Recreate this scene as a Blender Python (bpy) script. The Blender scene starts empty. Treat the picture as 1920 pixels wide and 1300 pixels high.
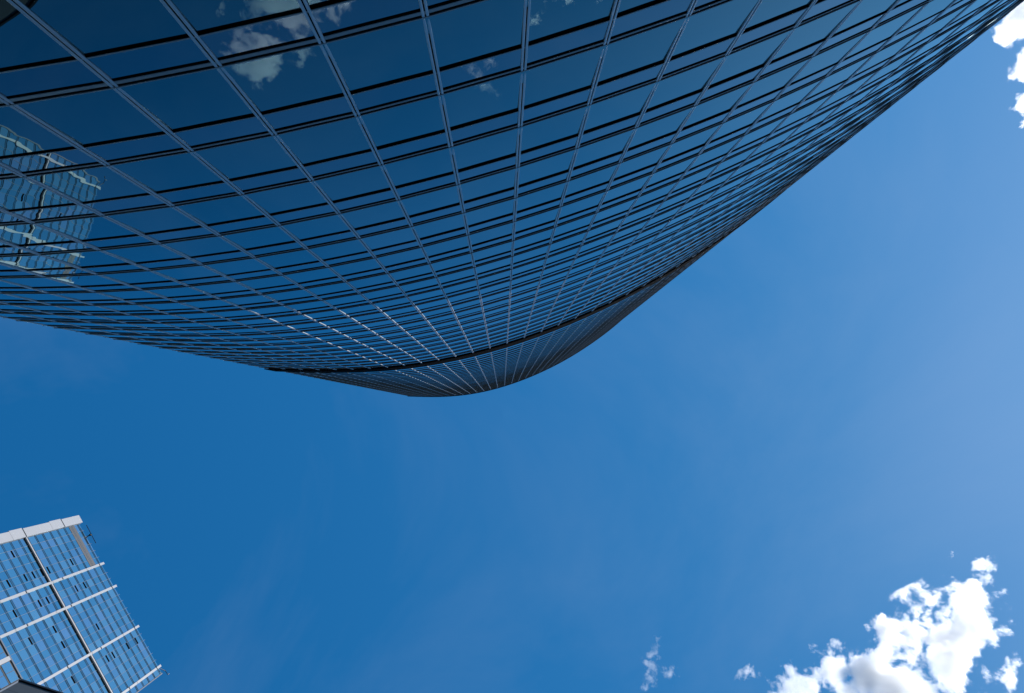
import bpy, bmesh, math, random
from mathutils import Vector, Matrix

# ---------------------------------------------------------------- camera, world, sun
S = bpy.context.scene
COL = S.collection
CAMZ = 1.6
cd = bpy.data.cameras.new("camera")
cd.sensor_width = 36.0
cd.lens = 45.0                      # 2400 px on a 1920 px wide picture
cd.clip_start = 0.05
cd.clip_end = 60000
cam = bpy.data.objects.new("camera", cd)
COL.objects.link(cam)
zc = Vector((-17.0, -127.0, -2400.0)).normalized()      # the zenith, in camera axes
xc = (Vector((1, 0, 0)) - Vector((1, 0, 0)).dot(zc) * zc).normalized()
yc = zc.cross(xc)
cam.matrix_world = Matrix.Translation((0, 0, CAMZ)) @ Matrix((xc, yc, zc)).to_4x4()
S.camera = cam

SUN_AZ = math.radians(-4.5)         # measured from +X towards +Y
SUN_EL = math.radians(50.0)
sun_dir = Vector((math.cos(SUN_AZ) * math.cos(SUN_EL), math.sin(SUN_AZ) * math.cos(SUN_EL), math.sin(SUN_EL)))

W = bpy.data.worlds.new("World")
S.world = W
W.use_nodes = True
nt = W.node_tree
nt.nodes.clear()
out = nt.nodes.new("ShaderNodeOutputWorld")
bg = nt.nodes.new("ShaderNodeBackground")
sky = nt.nodes.new("ShaderNodeTexSky")
sky.sky_type = 'NISHITA'
sky.sun_disc = False
sky.sun_elevation = SUN_EL
sky.sun_rotation = math.pi / 2 - SUN_AZ
sky.air_density = 1.0
sky.dust_density = 0.6
sky.ozone_density = 3.0
sky.altitude = 200
bg.inputs["Strength"].default_value = 0.10
# deep clear-weather blue: each channel of the sky follows its own response curve
sp_ = nt.nodes.new("ShaderNodeSeparateColor"); tn = nt.nodes.new("ShaderNodeCombineColor")
nt.links.new(sky.outputs[0], sp_.inputs[0])
for ch, (gain, power) in enumerate(((4.908, 2.342), (1.317, 1.087), (1.449, 0.943))):
    p1 = nt.nodes.new("ShaderNodeMath"); p1.operation = 'MULTIPLY'; p1.inputs[1].default_value = 0.1
    p2 = nt.nodes.new("ShaderNodeMath"); p2.operation = 'POWER'; p2.inputs[1].default_value = power
    p3 = nt.nodes.new("ShaderNodeMath"); p3.operation = 'MULTIPLY'; p3.inputs[1].default_value = gain * 10
    p4 = nt.nodes.new("ShaderNodeMath"); p4.operation = 'SMOOTH_MIN'; p4.inputs[1].default_value = (1.32, 3.45, 6.9)[ch]; p4.inputs[2].default_value = (1.1, 1.2, 1.6)[ch]
    nt.links.new(sp_.outputs[ch], p1.inputs[0]); nt.links.new(p1.outputs[0], p2.inputs[0])
    nt.links.new(p2.outputs[0], p3.inputs[0]); nt.links.new(p3.outputs[0], p4.inputs[0]); nt.links.new(p4.outputs[0], tn.inputs[ch])
# faint high cirrus, part of the sky itself
tc = nt.nodes.new("ShaderNodeTexCoord")
cn = nt.nodes.new("ShaderNodeTexNoise")
cn.inputs["Scale"].default_value = 3.0; cn.inputs["Detail"].default_value = 6; cn.inputs["Roughness"].default_value = 0.6
cn.inputs["Distortion"].default_value = 0.6
cr = nt.nodes.new("ShaderNodeMapRange")
cr.inputs[1].default_value = 0.44; cr.inputs[2].default_value = 0.8
cr.inputs[3].default_value = 0.0; cr.inputs[4].default_value = 0.12
cm = nt.nodes.new("ShaderNodeMix"); cm.data_type = 'RGBA'
cm.inputs[7].default_value = (4.5, 5.6, 7.6, 1)
nt.links.new(tc.outputs["Generated"], cn.inputs["Vector"])
nt.links.new(cn.outputs[0], cr.inputs[0])
nt.links.new(cr.outputs[0], cm.inputs[0])
nt.links.new(tn.outputs[0], cm.inputs[6])
nt.links.new(cm.outputs[2], bg.inputs[0])
nt.links.new(bg.outputs[0], out.inputs[0])

sl = bpy.data.lights.new("sun", 'SUN')
sl.energy = 4.4
sl.angle = math.radians(0.53)
sl.color = (1.0, 0.95, 0.88)
sun = bpy.data.objects.new("sun", sl)
COL.objects.link(sun)
sun.rotation_euler = sun_dir.to_track_quat('Z', 'Y').to_euler()

S.view_settings.view_transform = 'Standard'
S.view_settings.look = 'None'
S.view_settings.exposure = 0.0
S.view_settings.gamma = 1.0
S.render.engine = 'CYCLES'
S.cycles.max_bounces = 10
S.cycles.volume_bounces = 5
S.cycles.volume_step_rate = 0.45
S.cycles.volume_max_steps = 256
S.cycles.use_denoising = True

R = random.Random(7)

# ---------------------------------------------------------------- helpers
def new_mat(name):
    m = bpy.data.materials.new(name); m.use_nodes = True
    return m, m.node_tree, m.node_tree.nodes["Principled BSDF"]

def plain(name, col, rough=0.5, metal=0.0, var=0.0, scale=2.0, bump=0.0, ior=1.5, spec=0.5):
    m, t, p = new_mat(name)
    p.inputs["Base Color"].default_value = (*col, 1)
    p.inputs["Roughness"].default_value = rough
    p.inputs["Metallic"].default_value = metal
    p.inputs["IOR"].default_value = ior
    p.inputs["Specular IOR Level"].default_value = spec
    if var or bump:
        c = t.nodes.new("ShaderNodeTexCoord"); n = t.nodes.new("ShaderNodeTexNoise")
        n.inputs["Scale"].default_value = scale; n.inputs["Detail"].default_value = 6
        t.links.new(c.outputs["Object"], n.inputs["Vector"])
        if var:
            r = t.nodes.new("ShaderNodeMapRange")
            r.inputs[3].default_value = 1 - var; r.inputs[4].default_value = 1 + var
            x = t.nodes.new("ShaderNodeVectorMath"); x.operation = 'SCALE'
            x.inputs[0].default_value = col
            t.links.new(n.outputs[0], r.inputs[0]); t.links.new(r.outputs[0], x.inputs["Scale"])
            t.links.new(x.outputs[0], p.inputs["Base Color"])
        if bump:
            b = t.nodes.new("ShaderNodeBump"); b.inputs["Distance"].default_value = bump
            t.links.new(n.outputs[0], b.inputs["Height"]); t.links.new(b.outputs[0], p.inputs["Normal"])
    return m

def glass(name, base, ior, dist, scale, tint=(1, 1, 1), vary=None, rough=0.0):
    """opaque coated curtain-wall glass: dark body, mirror-like coat, slightly wavy"""
    m, t, p = new_mat(name)
    p.inputs["Base Color"].default_value = (*base, 1)
    p.inputs["Roughness"].default_value = rough
    p.inputs["IOR"].default_value = ior
    p.inputs["Specular Tint"].default_value = (*tint, 1)
    c = t.nodes.new("ShaderNodeTexCoord"); n = t.nodes.new("ShaderNodeTexNoise")
    n.inputs["Scale"].default_value = scale; n.inputs["Detail"].default_value = 2
    n.inputs["Roughness"].default_value = 0.4
    t.links.new(c.outputs["Object"], n.inputs["Vector"])
    b = t.nodes.new("ShaderNodeBump"); b.inputs["Distance"].default_value = dist
    t.links.new(n.outputs[0], b.inputs["Height"]); t.links.new(b.outputs[0], p.inputs["Normal"])
    if vary:
        g = t.nodes.new("ShaderNodeNewGeometry"); oi = t.nodes.new("ShaderNodeObjectInfo")
        ad = t.nodes.new("ShaderNodeMath"); ad.operation = 'ADD'
        t.links.new(g.outputs["Random Per Island"], ad.inputs[0]); t.links.new(oi.outputs["Random"], ad.inputs[1])
        fr = t.nodes.new("ShaderNodeMath"); fr.operation = 'FRACT'
        t.links.new(ad.outputs[0], fr.inputs[0])
        rp = t.nodes.new("ShaderNodeValToRGB")
        e = rp.color_ramp.elements
        e[0].position = 0.0; e[0].color = (*vary[0], 1)
        e[1].position = 1.0; e[1].color = (*vary[-1], 1)
        for i, cc in enumerate(vary[1:-1]):
            q = e.new((i + 1) / (len(vary) - 1)); q.color = (*cc, 1)
        t.links.new(fr.outputs[0], rp.inputs[0]); t.links.new(rp.outputs[0], p.inputs["Base Color"])
    return m

class MB:
    """collects polygons, builds one mesh object"""
    def __init__(s): s.v = []; s.f = []
    def face(s, pts):
        i = len(s.v); s.v += [tuple(p) for p in pts]; s.f.append(tuple(range(i, i + len(pts))))
    def box8(s, b, t):
        """b: four bottom points counterclockwise from above, t: the four above them"""
        i = len(s.v); s.v += [tuple(p) for p in b] + [tuple(p) for p in t]
        s.f += [(i+3, i+2, i+1, i), (i+4, i+5, i+6, i+7)]
        for k in range(4):
            l = (k + 1) % 4
            s.f.append((i+k, i+l, i+4+l, i+4+k))
    def prism(s, poly, z0, z1):
        n = len(poly); i = len(s.v)
        s.v += [(x, y, z0) for x, y in poly] + [(x, y, z1) for x, y in poly]
        s.f += [tuple(range(i + n - 1, i - 1, -1)), tuple(range(i + n, i + 2 * n))]
        for k in range(n):
            l = (k + 1) % n
            s.f.append((i+k, i+l, i+n+l, i+n+k))
    def sweep(s, path, normals, prof):
        """path: plan points, normals: outward plan vectors, prof: closed (out, z) polygon"""
        i = len(s.v); n = len(prof)
        for (x, y), (nx, ny) in zip(path, normals):
            for o, z in prof: s.v.append((x + nx * o, y + ny * o, z))
        for a in range(len(path) - 1):
            for k in range(n):
                l = (k + 1) % n
                s.f.append((i+a*n+k, i+a*n+l, i+(a+1)*n+l, i+(a+1)*n+k))
        s.f.append(tuple(range(i + n - 1, i - 1, -1)))
        e = i + (len(path) - 1) * n
        s.f.append(tuple(range(e, e + n)))
    def ball(s, c, r, seg=14, rings=8):
        i = len(s.v); c = Vector(c)
        for a in range(rings + 1):
            th = math.pi * a / rings
            for b in range(seg):
                ph = 2 * math.pi * b / seg
                s.v.append(tuple(c + r * Vector((math.sin(th)*math.cos(ph), math.sin(th)*math.sin(ph), math.cos(th)))))
        for a in range(rings):
            for b in range(seg):
                c2 = (b + 1) % seg
                s.f.append((i+a*seg+b, i+(a+1)*seg+b, i+(a+1)*seg+c2, i+a*seg+c2))
    def tube(s, a, b, r, n=8):
        a = Vector(a); b = Vector(b); d = (b - a).normalized()
        u = d.orthogonal().normalized(); w = d.cross(u); i = len(s.v)
        for p in (a, b):
            for k in range(n):
                t = 2 * math.pi * k / n
                s.v.append(tuple(p + r * (math.cos(t) * u + math.sin(t) * w)))
        for k in range(n):
            l = (k + 1) % n
            s.f.append((i+k, i+l, i+n+l, i+n+k))
        s.f += [tuple(range(i + n - 1, i - 1, -1)), tuple(range(i + n, i + 2 * n))]
    def build(s, name, mat, parent=None, fix=True):
        me = bpy.data.meshes.new(name)
        me.from_pydata(s.v, [], s.f)
        if fix:
            bm = bmesh.new(); bm.from_mesh(me)
            bmesh.ops.recalc_face_normals(bm, faces=bm.faces); bm.to_mesh(me); bm.free()
        me.materials.append(mat)
        o = bpy.data.objects.new(name, me)
        COL.objects.link(o)
        if parent:
            o.parent = parent
            o.matrix_parent_inverse = Matrix.Translation(-Vector(parent.location))
        return o

def empty(name, loc, label, cat, group=None):
    o = bpy.data.objects.new(name, None); COL.objects.link(o); o.location = loc
    o["label"] = label; o["category"] = cat
    if group: o["group"] = group
    return o

def pix(p):
    """projects a world point into the 1920 x 1300 frame (used only to rank windows by size)"""
    q = cam.matrix_world.inverted() @ Vector(p)
    if q.z > -0.01: return None
    return (960 + 2400 * q.x / -q.z, 650 - 2400 * q.y / -q.z)

def seen_area(quad):
    pts = []
    for p in quad:
        q = pix(p)
        if q is None: return 0
        pts.append((min(max(q[0], 0), 1920), min(max(q[1], 0), 1300)))
    a = 0
    for k in range(4):
        x0, y0 = pts[k]; x1, y1 = pts[(k + 1) % 4]
        a += x0 * y1 - x1 * y0
    return abs(a) / 2

# ---------------------------------------------------------------- materials
def curtain_glass(name, body, tint, ior):
    """solar-control glass: dark body behind a coating that soaks up red and mirrors green and blue"""
    m = bpy.data.materials.new(name); m.use_nodes = True
    t = m.node_tree; t.nodes.clear(); N = t.nodes.new; Lk = t.links.new
    o = N("ShaderNodeOutputMaterial"); mx = N("ShaderNodeMixShader")
    d = N("ShaderNodeBsdfDiffuse"); d.inputs["Color"].default_value = (*body, 1)
    g = N("ShaderNodeBsdfAnisotropic"); g.inputs["Roughness"].default_value = 0.0
    f = N("ShaderNodeFresnel"); f.inputs["IOR"].default_value = ior
    cm_ = N("ShaderNodeMix"); cm_.data_type = 'RGBA'
    cm_.inputs[6].default_value = (*tint, 1); cm_.inputs[7].default_value = (0.70, 0.95, 1.0, 1)
    c = N("ShaderNodeTexCoord"); n = N("ShaderNodeTexNoise")
    n.inputs["Scale"].default_value = 0.6; n.inputs["Detail"].default_value = 2; n.inputs["Roughness"].default_value = 0.4
    b_ = N("ShaderNodeBump"); b_.inputs["Distance"].default_value = 0.0022
    Lk(c.outputs["Object"], n.inputs["Vector"]); Lk(n.outputs[0], b_.inputs["Height"])
    Lk(b_.outputs[0], g.inputs["Normal"]); Lk(b_.outputs[0], f.inputs["Normal"])
    # small pane to pane differences in the coating
    ge = N("ShaderNodeNewGeometry"); oi = N("ShaderNodeObjectInfo"); ad = N("ShaderNodeMath"); ad.operation = 'ADD'
    fr = N("ShaderNodeMath"); fr.operation = 'FRACT'; mr = N("ShaderNodeMapRange")
    mr.inputs[3].default_value = 0.93; mr.inputs[4].default_value = 1.0
    Lk(ge.outputs["Random Per Island"], ad.inputs[0]); Lk(oi.outputs["Random"], ad.inputs[1]); Lk(ad.outputs[0], fr.inputs[0]); Lk(fr.outputs[0], mr.inputs[0])
    sc_ = N("ShaderNodeVectorMath"); sc_.operation = 'SCALE'
    fp = N("ShaderNodeMath"); fp.operation = 'POWER'; fp.inputs[1].default_value = 1.2
    fk = N("ShaderNodeMath"); fk.operation = 'MULTIPLY'; fk.inputs[1].default_value = 1.20; fk.use_clamp = True
    Lk(f.outputs[0], fp.inputs[0]); Lk(fp.outputs[0], fk.inputs[0])
    Lk(f.outputs[0], cm_.inputs[0]); Lk(cm_.outputs[2], sc_.inputs[0]); Lk(mr.outputs[0], sc_.inputs["Scale"]); Lk(sc_.outputs[0], g.inputs["Color"])
    Lk(fk.outputs[0], mx.inputs[0]); Lk(d.outputs[0], mx.inputs[1]); Lk(g.outputs[0], mx.inputs[2]); Lk(mx.outputs[0], o.inputs["Surface"])
    return m
M_glass = curtain_glass("curtain_glass", (0.0, 0.004, 0.007), (0.50, 0.92, 0.98), 1.95)
M_spand = curtain_glass("spandrel_glass", (0.001, 0.004, 0.009), (0.68, 0.89, 1.0), 1.95)
M_mull = plain("mullion_aluminium", (0.38, 0.365, 0.375), 0.33, 0.3, var=0.12, scale=1.5)
M_ledge = plain("ledge_aluminium", (0.23, 0.25, 0.26), 0.5, 0.0, var=0.2, scale=1.2, spec=0.15)
M_louvre = plain("dark_louvre", (0.008, 0.008, 0.009), 0.9, 0.0, var=0.2, spec=0.02)
M_black = plain("matte_black", (0.004, 0.004, 0.005), 0.9, spec=0.0)
M_core = plain("dark_core", (0.02, 0.022, 0.025), 0.6)
M_white = plain("white_panel", (0.56, 0.56, 0.575), 0.45, var=0.07, scale=0.35)
M_dark = plain("dark_joint", (0.02, 0.035, 0.05), 0.6, spec=0.05)
M_rail = plain("dark_blue_rail", (0.05, 0.10, 0.15), 0.6, spec=0.05)
M_thin = plain("pale_mullion", (0.20, 0.24, 0.30), 0.5, spec=0.1)
M_tg = glass("tower_glass", (0.3, 0.6, 0.75), 1.5, 0.006, 0.5, vary=[(0.30, 0.66, 0.76), (0.42, 0.78, 0.86), (0.26, 0.62, 0.74), (0.62, 0.90, 0.92), (0.36, 0.70, 0.82), (0.66, 0.82, 0.92), (0.30, 0.66, 0.78)])
M_ts = glass("tower_spandrel", (0.1, 0.3, 0.4), 1.5, 0.004, 0.5, vary=[(0.20, 0.48, 0.58), (0.27, 0.56, 0.66)])
for q_ in (M_tg, M_ts): q_.node_tree.nodes["Principled BSDF"].inputs["Metallic"].default_value = 0.92
M_brown = plain("brown_grey_panel", (0.06, 0.062, 0.068), 0.6, var=0.1)
M_slate = plain("slate_cladding", (0.11, 0.13, 0.145), 0.55, var=0.12, scale=0.8)
M_coping = plain("black_coping", (0.012, 0.012, 0.014), 0.5)
M_ground = plain("asphalt", (0.045, 0.045, 0.047), 0.85, var=0.2, scale=0.6)
M_plaza = plain("plaza_paving", (0.07, 0.068, 0.065), 0.8, var=0.15, scale=0.9)

# ---------------------------------------------------------------- ground
g = MB()
n = 64
g.f.append(tuple(range(n)))
g.v += [(4000 * math.cos(2*math.pi*k/n), 4000 * math.sin(2*math.pi*k/n), 0) for k in range(n)]
o = g.build("ground", M_ground); o["kind"] = "structure"
g = MB(); g.prism([(-60, -4.6), (60, -4.6), (60, 14), (-60, 14)], 0.004, 0.13)
o = g.build("plaza", M_plaza); o["kind"] = "structure"
# ---------------------------------------------------------------- the great curved tower
PC = [0.127723, -0.321431, -0.068221, 0.357958, -3.414506, -5.27271, -5.393102]
def fy(x):
    t = x / 17.5; r = 0.0
    for c in PC: r = r * t + c
    return r
def slope(x): return (fy(x + 0.01) - fy(x - 0.01)) / 0.02
FH = 4.0
H_ROOF = CAMZ + 61.8 * FH
xs = [0.3225 + 1.3192 * k for k in range(-14, 9)]
pts = [(x, fy(x)) for x in xs]
ang = math.atan(slope(xs[-1])); x, y = pts[-1]
while x < 27:                                     # the bend tightens past the point the eye reaches
    a = math.atan(slope(x + 1.0)) if x < 20.5 else ang - math.radians(1.6)
    ang = a
    x += 1.50 * math.cos(a); y += 1.50 * math.sin(a)
    pts.append((x, y))
def plan_normals(pp):
    r = []
    for i, p in enumerate(pp):
        ns = []
        for a, b in ((i - 1, i), (i, i + 1)):
            if a < 0 or b >= len(pp): continue
            d = Vector(pp[b]) - Vector(pp[a]); d.normalize(); ns.append(Vector((-d.y, d.x)))
        m = sum(ns, Vector((0, 0))).normalized()
        r.append(m / max(0.3, m.dot(ns[0])))
    return r
nrm = plan_normals(pts)
d0 = (Vector(pts[0]) - Vector(pts[1])).normalized()
T = empty("skyscraper", (3, -15, 0), "towering dark blue glass skyscraper whose curved gridded facade fills the upper half", "skyscraper")
# body behind the glass
inner = [(p[0] - m.x * 0.12, p[1] - m.y * 0.12) for p, m in zip(pts, nrm)]
back = [(29, -34), (12, -37), (-7, -31), (-17, -19), (-19.2, -9.5)]
body = MB(); body.prism(inner + back, 0.0, H_ROOF - 1.2)
body.build("wall", M_core, T)
ext = [tuple(Vector(pts[0]) + d0 * 0.16)] + pts
extn = [nrm[0]] + nrm
belt0, belt1 = CAMZ + 24.75 * FH, CAMZ + 26.0 * FH
# ledges at each floor
for k in range(0, 62):
    z = CAMZ + FH * (k + 0.03)
    if belt0 - 0.3 < z < belt1 + 0.3: continue
    if z > H_ROOF - 1: continue
    # further up the rails slim down and the black strips under them grow taller
    q_ = min(max((k - 5) / 6.0, 0.0), 1.0)
    hA = (0.085 - 0.045 * q_) if k != 4 else 0.13
    hb_ = 0.05 + 0.07 * q_
    hB = 0.045 - 0.012 * q_
    hT = 0.05 - 0.022 * q_
    hg = 0.015 + 0.085 * q_
    oB = 0.025 + 0.015 * q_
    oT = 0.012 + 0.010 * q_
    z -= 0.04
    m = MB()
    m.sweep(ext, extn, [(-0.05, z - hA), (0.009, z - hA), (0.013, z - hA + 0.01), (0.013, z), (0.008, z + 0.002), (0.008, z + 0.078),
                        (oB, z + 0.08), (oB, z + 0.08 + hB), (-0.05, z + 0.08 + hB)])
    le = m.build("ledge", M_ledge, T)
    m = MB()
    m.sweep(pts, nrm, [(-0.04, z - hA - hb_), (0.005, z - hA - hb_), (0.005, z - hA - 0.001), (-0.04, z - hA - 0.001)])
    m.sweep(ext, extn, [(0.0085, z + 0.003), (0.0118, z + 0.003), (0.0118, z + 0.0795), (0.0085, z + 0.0795)])
    m.build("black_strip", M_black, le)
    zt = z + 0.04 + 0.69 * FH
    if belt0 - 0.3 < zt < belt1 + 0.3 or zt > H_ROOF - 1.5: continue
    m = MB()
    m.sweep(ext, extn, [(-0.05, zt), (oT, zt), (oT, zt + hT), (-0.05, zt + hT)])
    tr = m.build("transom", M_ledge, T)
    m = MB(); m.sweep(pts, nrm, [(-0.04, zt - hg), (0.004, zt - hg), (0.004, zt - 0.001), (-0.04, zt - 0.001)])
    m.build("black_strip", M_black, tr)
# louvred plant-floor belt
m = MB()
prof = [(-0.06, belt0), (0.08, belt0)]
z = belt0 + 0.1
while z < belt1 - 0.25:
    prof += [(0.08, z), (0.03, z + 0.02), (0.03, z + 0.12), (0.08, z + 0.16)]
    z += 0.26
prof += [(0.08, belt1), (-0.06, belt1)]
m.sweep([tuple(Vector(pts[0]) + d0 * 0.3)] + pts, extn, prof)
m.build("louvre_band", M_louvre, T)
# roof coping and roof deck
m = MB()
m.sweep(ext, extn, [(-0.2, H_ROOF - 1.3), (0.09, H_ROOF - 1.3), (0.13, H_ROOF - 0.9), (0.13, H_ROOF), (-0.2, H_ROOF)])
m.build("coping", M_louvre, T)
m = MB(); m.prism(inner + back, H_ROOF - 1.2, H_ROOF - 0.6); m.build("roof", M_core, T)
# mullions: two rounded ribs with a slot between, interrupted by the belt
rib = [(-0.085, -0.02), (-0.085, 0.036), (-0.079, 0.052), (-0.066, 0.060), (-0.034, 0.060), (-0.021, 0.053), (-0.016, 0.040), (-0.016, 0.006),
       (0.016, 0.006), (0.016, 0.040), (0.021, 0.053), (0.034, 0.060), (0.066, 0.060), (0.079, 0.052), (0.085, 0.036), (0.085, -0.02)]
for p, q in zip(pts, nrm):
    qn = q.normalized(); tt = Vector((qn.y, -qn.x))
    poly = [(p[0] + 0.58 * (tt.x * w + qn.x * o * 0.62), p[1] + 0.58 * (tt.y * w + qn.y * o * 0.62)) for w, o in rib]
    m = MB()
    m.prism(poly, 0.2, belt0 - 0.01); m.prism(poly, belt1 + 0.01, H_ROOF - 1.31)
    mo = m.build("mullion", M_mull, T)
    g = MB()
    gp = [(p[0] + 0.58 * (tt.x * w + qn.x * o * 0.62), p[1] + 0.58 * (tt.y * w + qn.y * o * 0.62)) for w, o in ((-0.0155, 0.0), (-0.0155, 0.03), (0.0155, 0.03), (0.0155, 0.0))]
    g.prism(gp, 0.25, belt0 - 0.05); g.prism(gp, belt1 + 0.05, H_ROOF - 1.35)
    g.build("black_strip", M_black, mo)  # black strip set in the slot to stand in for its shade
# panes
quads = []
for i in range(len(pts) - 1):
    a = Vector(pts[i]); b = Vector(pts[i + 1]); d = (b - a).normalized(); nn = Vector((-d.y, d.x))
    for k in range(-1, 62):
        z = CAMZ + FH * (k + 0.03)
        for lo, hi, kind in ((0.085, 0.69 * FH, 'v'), (0.69 * FH + 0.05, FH - 0.13, 's')):
            z0, z1 = z + lo - 0.02, z + hi + 0.02
            if z0 < 0.1 or z1 > H_ROOF - 1.2: continue
            if z1 > belt0 and z0 < belt1: continue
            # every pane sits a few millimetres out of true, as real ones do
            lean = (0.0088 + 0.0085 * min(max((i - 8) / 5.0, 0.0), 1.0)) * min(max((22 - i) / 5.0, 0.15), 1.0) * min(max((15 - k) / 9.0, 0.12), 1.0)
            w_ = (z1 - z0) * lean
            t = [R.uniform(-0.0015, 0.0015) + 0.5 * w_, R.uniform(-0.0015, 0.0015) + 0.5 * w_, R.uniform(-0.0015, 0.0015) - 0.5 * w_]
            c = [(a, z0, t[0]), (b, z0, t[1]), (b, z1, t[1] + t[2] - t[0]), (a, z1, t[2])]   # and leans back by half a degree to a degree
            fr = [Vector((q.x + nn.x * o, q.y + nn.y * o, zz)) for q, zz, o in c]
            bk = [v - Vector((nn.x, nn.y, 0)) * 0.03 for v in fr]
            quads.append((seen_area(fr), kind, fr, bk))
quads.sort(key=lambda e: -e[0])
rest = {'v': MB(), 's': MB()}
for idx, (ar, kind, fr, bk) in enumerate(quads):
    m = MB() if idx < 100 else rest[kind]
    m.box8([bk[0], bk[1], fr[1], fr[0]], [bk[3], bk[2], fr[2], fr[3]])
    if idx < 100: m.build("window", M_glass if kind == 'v' else M_spand, T)
ro = rest['v'].build("window", M_glass, T); ro["kind"] = "stuff"
# the remaining spandrel panes share that object through a second material slot
me = ro.data
bm = bmesh.new(); bm.from_mesh(me)
me.materials.append(M_spand)
off = [bm.verts.new(v) for v in rest['s'].v]
for f in rest['s'].f:
    nf = bm.faces.new([off[i] for i in f]); nf.material_index = 1
bmesh.ops.recalc_face_normals(bm, faces=bm.faces)
bm.to_mesh(me); bm.free()

# ---------------------------------------------------------------- the pale tower at the lower left
HT = 200.0                                        # roof height above the eye
UNIT = HT / 175.0                                 # the facade drawing below is in units of this many metres
ZT = CAMZ + 175.0                                 # in drawing units
c1 = Vector((-33.064, 7.9665)) * HT / 100
c2 = Vector((-26.2086, 19.9018)) * HT / 100
tu = (c2 - c1).normalized(); tn_ = Vector((tu.y, -tu.x))   # outward, towards the camera
LT = (c2 - c1).length / UNIT
def tp(t, o, z):
    t *= UNIT; o *= UNIT
    return Vector((c1.x + tu.x * t + tn_.x * o, c1.y + tu.y * t + tn_.y * o, z * UNIT))
def tbox(m, t0, t1, o0, o1, z0, z1):
    m.box8([tp(t0, o0, z0), tp(t1, o0, z0), tp(t1, o1, z0), tp(t0, o1, z0)],
           [tp(t0, o0, z1), tp(t1, o0, z1), tp(t1, o1, z1), tp(t0, o1, z1)])
P = empty("office_tower", (*(c1 + tu * 14 - tn_ * 9), 0), "pale blue glass office tower with white vertical piers at the lower left", "office tower")
m = MB(); tbox(m, 0.2, LT - 0.2, -16, -0.12, 0, ZT - 0.8); m.build("wall", M_core, P)
m = MB(); tbox(m, -0.1, LT + 0.1, -16.2, -0.1, ZT - 0.8, ZT - 0.3); m.build("roof", M_core, P)
piers = [0.0, 7.26, 10.76, 17.0, 23.1]
fh = 2.62                                         # storey height
beams = [CAMZ + z for z in (154.8, 133.8, 112.9, 91.9, 71.0, 50.0, 29.1)]
# corner pier: wide, stepped in segments
m = MB(); j = MB(); z = ZT + 0.5; k = 0
while z > 6:
    L = [7.0, 4.2, 9.0, 4.0][k % 4]
    tbox(m, -0.14 - 0.09 * (k % 2), 0.98, -0.3, 0.22, z - L + 0.06, z)
    if k % 2 == 0: tbox(j, -0.15, 1.02, -0.25, 0.19, z - L - 0.25, z - L + 0.07)
    z -= L + (0.25 if k % 2 == 0 else 0.0); k += 1
pr = m.build("pier", M_white, P); j.build("joint", M_dark, pr)
for t in piers[1:]:
    m = MB(); j = MB(); z = ZT + 0.12; k = 0
    while z > 6:
        L = [3.2, 8.5, 7.4, 5.0, 9.0][(k + int(t)) % 5] if k else 1.9
        tbox(m, t - 0.15, t + 0.15, -0.1, 0.20, z - L + 0.05, z)
        w = 0.30 if k % 2 == 0 else 0.05
        tbox(j, t - 0.14, t + 0.14, -0.08, 0.16, z - L - w, z - L + 0.06)
        z -= L + w; k += 1
    pr = m.build("pier", M_white, P); j.build("joint", M_dark, pr)
for z in beams:
    m = MB(); tbox(m, 0.9, LT, -0.1, 0.13, z, z + 0.36)
    b = m.build("beam", M_white, P)
    m = MB(); tbox(m, 1.0, LT - 0.1, -0.1, 0.12, z - 0.40, z - 0.001); m.build("joint", M_dark, b)
# vertical glazing bars
bar_t = [1.05, 2.07, 3.0, 4.13, 5.17, 6.2, 7.26, 8.6, 9.5, 10.76, 12.0, 12.93, 14.05, 14.95, 15.97, 17.0, 18.07, 19.02, 20.05, 21.08, 22.1, 23.1]
for t in bar_t:
    if min(abs(t - q) for q in piers) < 0.2: continue
    m = MB(); tbox(m, t - 0.018, t + 0.018, -0.1, 0.03, 6, ZT); m.build("glazing_bar", M_thin, P)
m = MB(); tbox(m, LT - 0.07, LT + 0.07, -0.3, 0.08, 6, ZT - 0.6); m.build("glazing_bar", M_thin, P)
# storeys: a narrow spandrel between two dark rails
z0 = CAMZ + 136.82
while z0 - fh > 8: z0 -= fh
tops = []
while z0 < ZT - 0.8:
    tops.append(z0); z0 += fh
tops = tops[-60:]
for z0 in tops:
    m = MB(); tbox(m, 1.05, LT, -0.1, 0.028, z0, z0 + 0.08); m.build("rail", M_rail, P)
RT = random.Random(21)
edges = sorted(bar_t + [LT - 0.07])
tq = []
slots = []
for z0 in tops:
    for a, b in zip(edges[:-1], edges[1:]):
        if b - a < 0.3: continue
        for lo, hi, kind in ((0.08, 0.42, 's'), (0.50, fh, 'v')):
            za, zb = z0 + lo, min(z0 + hi, ZT - 0.5)
            ta, tb = a + 0.018, b - 0.018
            w = [RT.uniform(-0.006, 0.006) for _ in range(3)]
            fr = [tp(ta, w[0], za), tp(tb, w[1], za), tp(tb, w[1] + w[2] - w[0], zb), tp(ta, w[2], zb)]
            bk = [v - Vector((tn_.x, tn_.y, 0)) * 0.04 for v in fr]
            tq.append((seen_area(fr), kind, fr, bk, (a, b, z0)))
tq.sort(key=lambda e: -e[0])
restT = MB(); rests = MB()
for i, (ar, kind, fr, bk, _) in enumerate(tq):
    m = MB() if i < 100 else (restT if kind == 'v' else rests)
    m.box8([bk[0], bk[1], fr[1], fr[0]], [bk[3], bk[2], fr[2], fr[3]])
    if i < 100: m.build("window", M_tg if kind == 'v' else M_ts, P)
ro = restT.build("window", M_tg, P); ro["kind"] = "stuff"
me = ro.data; me.materials.append(M_ts)
bm = bmesh.new(); bm.from_mesh(me)
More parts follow.
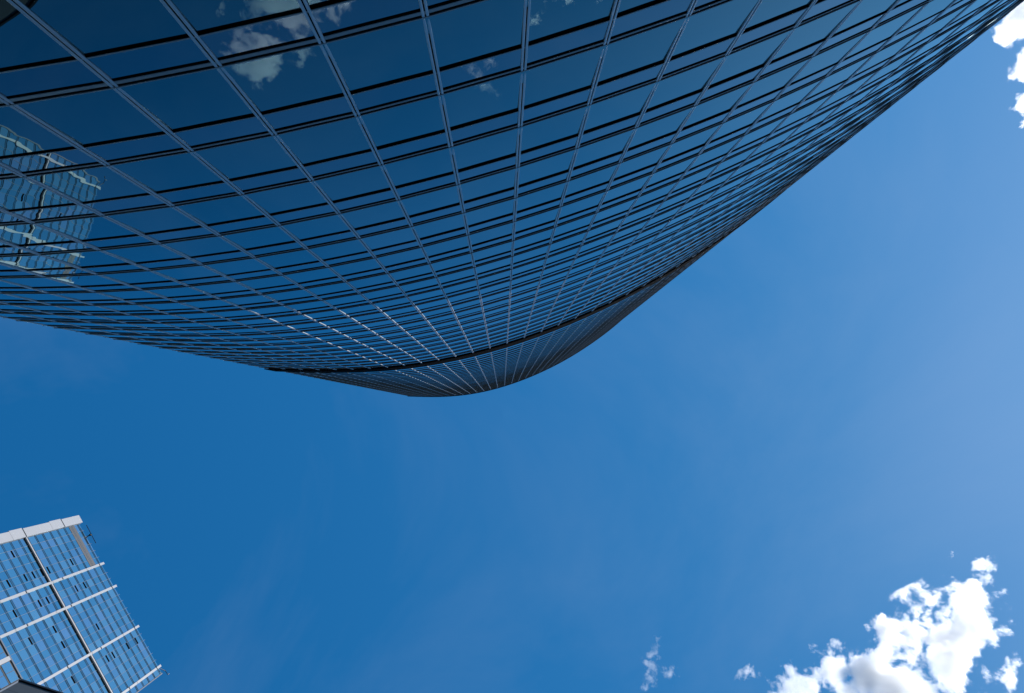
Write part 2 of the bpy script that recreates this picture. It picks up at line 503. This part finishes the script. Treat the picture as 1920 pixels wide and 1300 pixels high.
off = [bm.verts.new(v) for v in rests.v]
for f in rests.f:
    nf = bm.faces.new([off[i] for i in f]); nf.material_index = 1
bmesh.ops.recalc_face_normals(bm, faces=bm.faces); bm.to_mesh(me); bm.free()
for z0 in tops[-34:]:
    m = MB(); tbox(m, 1.05, LT, -0.1, 0.026, z0 + 0.42, z0 + 0.50); m.build("rail", M_rail, P)
# tilted-open vents: a solid black box stands in for the shaded gap
vents = [(2.96, 82.26), (2.95, 85.16), (2.96, 86.6), (3.0, 88.1), (2.98, 89.41), (2.97, 94.19), (4.91, 92.41), (4.92, 94.21), (4.9, 85.17), (4.91, 86.62),
         (4.9, 80.86), (6.87, 85.25), (6.88, 80.92), (8.02, 85.25), (8.02, 92.42), (10.32, 95.92), (10.33, 98.18), (10.33, 91.08), (10.33, 92.44),
         (10.33, 83.9), (6.85, 76.54), (8.01, 76.62), (6.87, 72.3), (9.13, 76.6), (1.2, 82.3), (1.2, 85.2)]
for t, z in vents:
    t *= 1.75; z = z * 1.75 + CAMZ
    m = MB(); tbox(m, t + 0.0, t + 0.9, -0.02, 0.035, z - 0.18, z + 0.18)
    m.build("open_vent", M_black, P)
# brown-grey panels near the top of the first bay
m = MB(); 
for a, b in zip(bar_t[:6], bar_t[1:7]): tbox(m, a + 0.03, b - 0.03, -0.02, 0.022, CAMZ + 170.2, CAMZ + 172.3)
m.build("panel_row", M_brown, P)
# window cleaning rail on the parapet, and the davit at the far end
m = MB(); m.tube(tp(1.55, 0.45, ZT + 0.5), tp(4.35, 0.45, ZT + 0.3), 0.055); m.tube(tp(3.0, -0.4, ZT - 0.4), tp(3.0, 0.5, ZT + 0.4), 0.09)
m.ball(tp(3.0, 0.35, ZT + 0.2), 0.18); m.build("cleaning_rail", M_coping, P)
m = MB(); m.tube(tp(23.15, 0.1, ZT - 1.0), tp(24.1, 0.3, ZT + 0.3), 0.05); m.tube(tp(23.9, 0.3, ZT + 0.25), tp(24.65, 0.35, ZT + 0.2), 0.05)
m.tube(tp(24.65, 0.35, ZT + 0.2), tp(24.65, 0.45, ZT + 0.7), 0.05); m.build("davit", M_coping, P)
# lower wing standing proud of the shaft
WZ = CAMZ + 133.5
m = MB(); tbox(m, -0.4, 15.7, -0.2, 0.52, 0, WZ - 0.01); m.build("wing_wall", M_core, P)
m = MB(); tbox(m, -0.5, 15.8, -0.1, 0.64, WZ, WZ + 0.3); m.build("wing_coping", M_thin, P)
m = MB(); tbox(m, 15.62, 15.8, 0.0, 0.64, 4, WZ - 0.001); m.build("corner_post", M_thin, P)
m = MB(); tbox(m, 12.95, 13.4, 0.5, 0.76, 4, WZ - 0.3); m.build("pier", M_white, P)
wv = MB(); wr = MB()
for k in range(48):
    z0 = WZ - 0.4 - fh * (k + 1)
    if z0 < 5: break
    for q in range(15):
        a = -0.35 + q * 1.06
        e_ = a + 1.02
        if a < 12.95 < e_: e_ = 12.94
        if 12.95 <= a < 13.42: a = 13.42; e_ = 14.45
        tbox(wv, a + 0.02, e_, 0.48, 0.545 + RT.uniform(-0.003, 0.003), z0 + 0.5, z0 + fh)
    for a, b in ((-0.4, 12.9), (13.45, 15.6)):
        tbox(wr, a, b, 0.48, 0.56, z0, z0 + 0.08); tbox(wr, a, b, 0.48, 0.56, z0 + 0.42, z0 + 0.5)
wv.build("wing_glazing", M_tg, P); wr.build("wing_rails", M_rail, P)

# ---------------------------------------------------------------- the dark slate building at the bottom left corner
HB = 55.0; ZB = CAMZ + HB
bc = Vector((-0.37058, 0.20454)) * HB
bu = Vector((0.9498, 0.31286)).normalized(); bn = Vector((bu.y, -bu.x))
def bp(t, o, z): return Vector((bc.x + bu.x * t + bn.x * o, bc.y + bu.y * t + bn.y * o, z))
def bbox(m, t0, t1, o0, o1, z0, z1):
    m.box8([bp(t0, o0, z0), bp(t1, o0, z0), bp(t1, o1, z0), bp(t0, o1, z0)],
           [bp(t0, o0, z1), bp(t1, o0, z1), bp(t1, o1, z1), bp(t0, o1, z1)])
LB = 18.0
B = empty("slate_building", (*(bc + bu * 12 - bn * 8), 0), "dark slate clad building corner with black roof edge at the bottom left", "building")
m = MB(); bbox(m, 0.03, LB, -18, -0.03, 0, ZB - 0.2); m.build("wall", M_coping, B)
m = MB()
z = ZB - 0.22; row = 0
while z > 2:
    hgt = 1.5 if row == 0 else 3.2
    a = 0.0 if row % 2 == 0 else -0.001
    t = 0.0
    while t < LB - 0.1:
        w = min(2.6, LB - t)
        bbox(m, t + 0.012, t + w - 0.012, -0.03, 0.0 + R.uniform(-0.003, 0.003), max(z - hgt, 0.1) + 0.02, z)
        t += w
    z -= hgt; row += 1
m.build("cladding", M_slate, B)
m = MB(); bbox(m, -0.05, LB + 0.05, -18.05, 0.07, ZB - 0.2, ZB); m.build("coping", M_coping, B)
m = MB(); m.tube(bp(0.1, 0.0, ZB - 0.1), bp(-0.14, 0.08, ZB + 0.1), 0.02); m.ball(bp(-0.17, 0.09, ZB + 0.1), 0.055)
m.tube(bp(0.02, 0.03, ZB - 0.1), bp(-0.03, 0.12, ZB - 0.3), 0.012)
m.build("corner_lamp", M_coping, B)

# ---------------------------------------------------------------- a tower out of frame, towards the sun, whose shadow lies on the lower storeys
SD = 120.0; SH = 55.8 + math.tan(SUN_EL) * SD
sx = Vector((math.cos(SUN_AZ), math.sin(SUN_AZ))); sy = Vector((-sx.y, sx.x))
def sp(t, o, z): q = sx * (SD + o) + sy * t; return Vector((q.x, q.y, z))
def sbox(m, t0, t1, o0, o1, z0, z1):
    m.box8([sp(t0, o0, z0), sp(t0, o1, z0), sp(t1, o1, z0), sp(t1, o0, z0)],
           [sp(t0, o0, z1), sp(t0, o1, z1), sp(t1, o1, z1), sp(t1, o0, z1)])
Q = empty("neighbour_tower", (*(sx * (SD + 15)), 0), "grey slab tower with rows of windows standing beyond the right edge", "tower")
m = MB(); sbox(m, -30, 30, 0, 25, 0, CAMZ + SH); m.build("wall", M_ts, Q)
m = MB()
for k in range(int(SH / 4)):
    for q in range(14):
        sbox(m, -28 + q * 4, -28 + q * 4 + 3.2, -0.05, 0.05, 3 + 4 * k, 5.4 + 4 * k)
w_ = m.build("window", M_spand, Q); w_["kind"] = "stuff"

# ---------------------------------------------------------------- clouds
def cloud(label, centre, blobs, thick, dens, nscale, amp, gain, seed, aniso=0.75):
    """blobs: (x, y, z, rx, ry, rz) in metres round the centre; density carved by fractal noise"""
    m = bpy.data.materials.new("cloud_vapour"); m.use_nodes = True
    t = m.node_tree; t.nodes.clear()
    N = t.nodes.new; Lk = t.links.new
    o = N("ShaderNodeOutputMaterial"); v = N("ShaderNodeVolumeScatter")
    v.inputs["Color"].default_value = (1, 1, 1, 1); v.inputs["Anisotropy"].default_value = aniso
    Lk(v.outputs[0], o.inputs["Volume"])
    c0 = N("ShaderNodeTexCoord")
    c = N("ShaderNodeMapping")          # billows drawn out upwards
    c.inputs["Scale"].default_value = (1, 1, 0.35)
    Lk(c0.outputs["Object"], c.inputs["Vector"])
    wn = N("ShaderNodeTexNoise"); wn.inputs["Scale"].default_value = nscale * 0.8; wn.inputs["Detail"].default_value = 2
    wm = N("ShaderNodeVectorMath"); wm.operation = 'SUBTRACT'; wm.inputs[1].default_value = (0.5, 0.5, 0.5)
    ws = N("ShaderNodeVectorMath"); ws.operation = 'SCALE'; ws.inputs["Scale"].default_value = 0.5 / nscale
    wa = N("ShaderNodeVectorMath"); wa.operation = 'ADD'
    Lk(c.outputs[0], wn.inputs["Vector"]); Lk(wn.outputs["Color"], wm.inputs[0]); Lk(wm.outputs[0], ws.inputs[0])
    Lk(c.outputs[0], wa.inputs[0]); Lk(ws.outputs[0], wa.inputs[1])
    field = None
    for b in blobs:
        s1 = N("ShaderNodeVectorMath"); s1.operation = 'SUBTRACT'; s1.inputs[1].default_value = (b[0], b[1], b[2] * 0.35)
        s2 = N("ShaderNodeVectorMath"); s2.operation = 'DIVIDE'; s2.inputs[1].default_value = (b[3], b[4], b[5] * 0.35)
        s3 = N("ShaderNodeVectorMath"); s3.operation = 'LENGTH'
        s4 = N("ShaderNodeMath"); s4.operation = 'SUBTRACT'; s4.inputs[0].default_value = 1.0
        Lk(wa.outputs[0], s1.inputs[0]); Lk(s1.outputs[0], s2.inputs[0]); Lk(s2.outputs[0], s3.inputs[0]); Lk(s3.outputs["Value"], s4.inputs[1])
        last = s4.outputs[0]
        if len(b) > 6:
            s5 = N("ShaderNodeMath"); s5.operation = 'ADD'; s5.inputs[1].default_value = b[6]
            Lk(last, s5.inputs[0]); last = s5.outputs[0]
        if field is None: field = last
        else:
            mx = N("ShaderNodeMath"); mx.operation = 'SMOOTH_MAX'; mx.inputs[2].default_value = 0.15
            Lk(field, mx.inputs[0]); Lk(last, mx.inputs[1]); field = mx.outputs[0]
    n1 = N("ShaderNodeTexNoise"); n1.noise_dimensions = '4D'
    n1.inputs["W"].default_value = seed
    n1.inputs["Scale"].default_value = nscale; n1.inputs["Detail"].default_value = 7.0; n1.inputs["Roughness"].default_value = 0.70
    Lk(wa.outputs[0], n1.inputs["Vector"])
    a1 = N("ShaderNodeMath"); a1.operation = 'MULTIPLY_ADD'; a1.inputs[1].default_value = amp; a1.inputs[2].default_value = -0.5 * amp
    Lk(n1.outputs[0], a1.inputs[0])
    a2 = N("ShaderNodeMath"); a2.operation = 'ADD'; Lk(field, a2.inputs[0]); Lk(a1.outputs[0], a2.inputs[1])
    a3 = N("ShaderNodeMath"); a3.operation = 'MULTIPLY'; a3.inputs[1].default_value = gain; a3.use_clamp = True
    Lk(a2.outputs[0], a3.inputs[0])
    a4 = N("ShaderNodeMath"); a4.operation = 'MULTIPLY'; a4.inputs[1].default_value = dens
    Lk(a3.outputs[0], a4.inputs[0]); Lk(a4.outputs[0], v.inputs["Density"])
    # closed hull round the blobs
    bm = bmesh.new()
    ext = [0, 0, 0, 0, 0, 0]
    lo = [min(b[k] - b[k + 3] * 1.35 for b in blobs) for k in range(3)]
    hi = [max(b[k] + b[k + 3] * 1.35 for b in blobs) for k in range(3)]
    vs = []
    for b in blobs:
        for i in range(9):
            for j in range(14):
                th = math.pi * (i + 0.5) / 9; ph = 2 * math.pi * j / 14
                vs.append(bm.verts.new((b[0] + 1.4 * b[3] * math.sin(th) * math.cos(ph), b[1] + 1.4 * b[4] * math.sin(th) * math.sin(ph), b[2] + 1.4 * b[5] * math.cos(th))))
    r = bmesh.ops.convex_hull(bm, input=vs)
    junk = [e for e in r["geom_interior"] if isinstance(e, bmesh.types.BMVert)] + [e for e in r["geom_unused"] if isinstance(e, bmesh.types.BMVert)]
    bmesh.ops.delete(bm, geom=list(set(junk)), context='VERTS')
    me = bpy.data.meshes.new("cloud"); bm.to_mesh(me); bm.free()
    me.materials.append(m)
    ob = bpy.data.objects.new("cloud", me); COL.objects.link(ob)
    ob.location = centre
    ob["label"] = label; ob["category"] = "cloud"; ob["group"] = "white clouds in the blue sky"
    return ob
HC = 1700.0
def dirpos(dx, dy, h=1700.0): return Vector((dx * h, dy * h, h + CAMZ))
# bottom right cumulus: centre of the frame there
cc = dirpos(0.313, 0.175)
k = HC / 2400.0
def bl(u, v, ru, rv, rz, z=0, add=0):
    # position in the photograph's sky -> metres at cloud height (the zenith is at 943, 777)
    d = cam.matrix_world.to_3x3() @ Vector((u - 960, 650 - v, -2400))
    return (d.x / d.z * HC - cc.x, d.y / d.z * HC - cc.y, z, ru * k, rv * k, rz, add)
cloud("large ragged white cumulus cloud filling the lower right corner of the sky", cc,
      [bl(1830, 1132, 62, 56, 17), bl(1765, 1188, 88, 72, 24), bl(1712, 1285, 125, 92, 30), bl(1612, 1288, 92, 74, 22), bl(1500, 1285, 92, 46, 12, 0, -0.15),
       bl(1850, 1262, 65, 60, 12, 0, -0.55), bl(1850, 1085, 34, 40, 9, 0, -0.35)],
      100, 0.08, 0.019, 6.4, 2.2, 47.0)
cc = dirpos(0.412, -0.325)
cloud("white cloud in the upper right corner of the sky", cc, [bl(1915, 5, 55, 68, 35)], 60, 0.06, 0.02, 7.0, 2.4, 8.0)
cc = dirpos(0.42, -0.26)
cloud("small white cloud cut by the right edge of the picture", cc, [bl(1925, 140, 32, 48, 20)], 60, 0.07, 0.026, 6.5, 2.4, 5.0)
cc = dirpos(0.415, -0.235)
cloud("tiny white cloud puff at the right edge, lowest of the upper right clouds", cc, [bl(1915, 205, 22, 28, 12, 0, -0.1)], 60, 0.07, 0.034, 6.0, 2.4, 6.0)
cc = dirpos(0.36, 0.112)
cloud("thin wispy cloud strands above the large white cumulus", cc, [bl(1787, 1045, 16, 16, 8, 0, -0.2), bl(1845, 1065, 36, 26, 10, 0, -0.45)], 30, 0.06, 0.035, 4.5, 3, 9.0)
cc = dirpos(0.112, 0.199)
cloud("faint thin cloud wisp low in the middle of the sky by the bottom edge", cc, [bl(1215, 1265, 26, 48, 12, 0, -0.62)], 30, 0.008, 0.034, 3.0, 2.0, 4.0)
# clouds behind the camera, seen only as reflections in the glass
cloud("white cloud mirrored in the upper panes of the glass tower", dirpos(-0.018, 0.314), [(5, 25, 0, 80, 50, 22), (-45, -10, 0, 55, 38, 18, 0.0), (70, -5, 0, 40, 32, 14, -0.3), (-55, -40, 0, 28, 25, 10, -0.25)], 60, 0.07, 0.02, 7.0, 2.4, 12.0)
cloud("faint cloud wisp mirrored in the middle panes of the glass tower", dirpos(0.117, 0.196), [(0, 0, 0, 34, 45, 12, -0.55)], 30, 0.03, 0.035, 5.5, 2.2, 15.0)
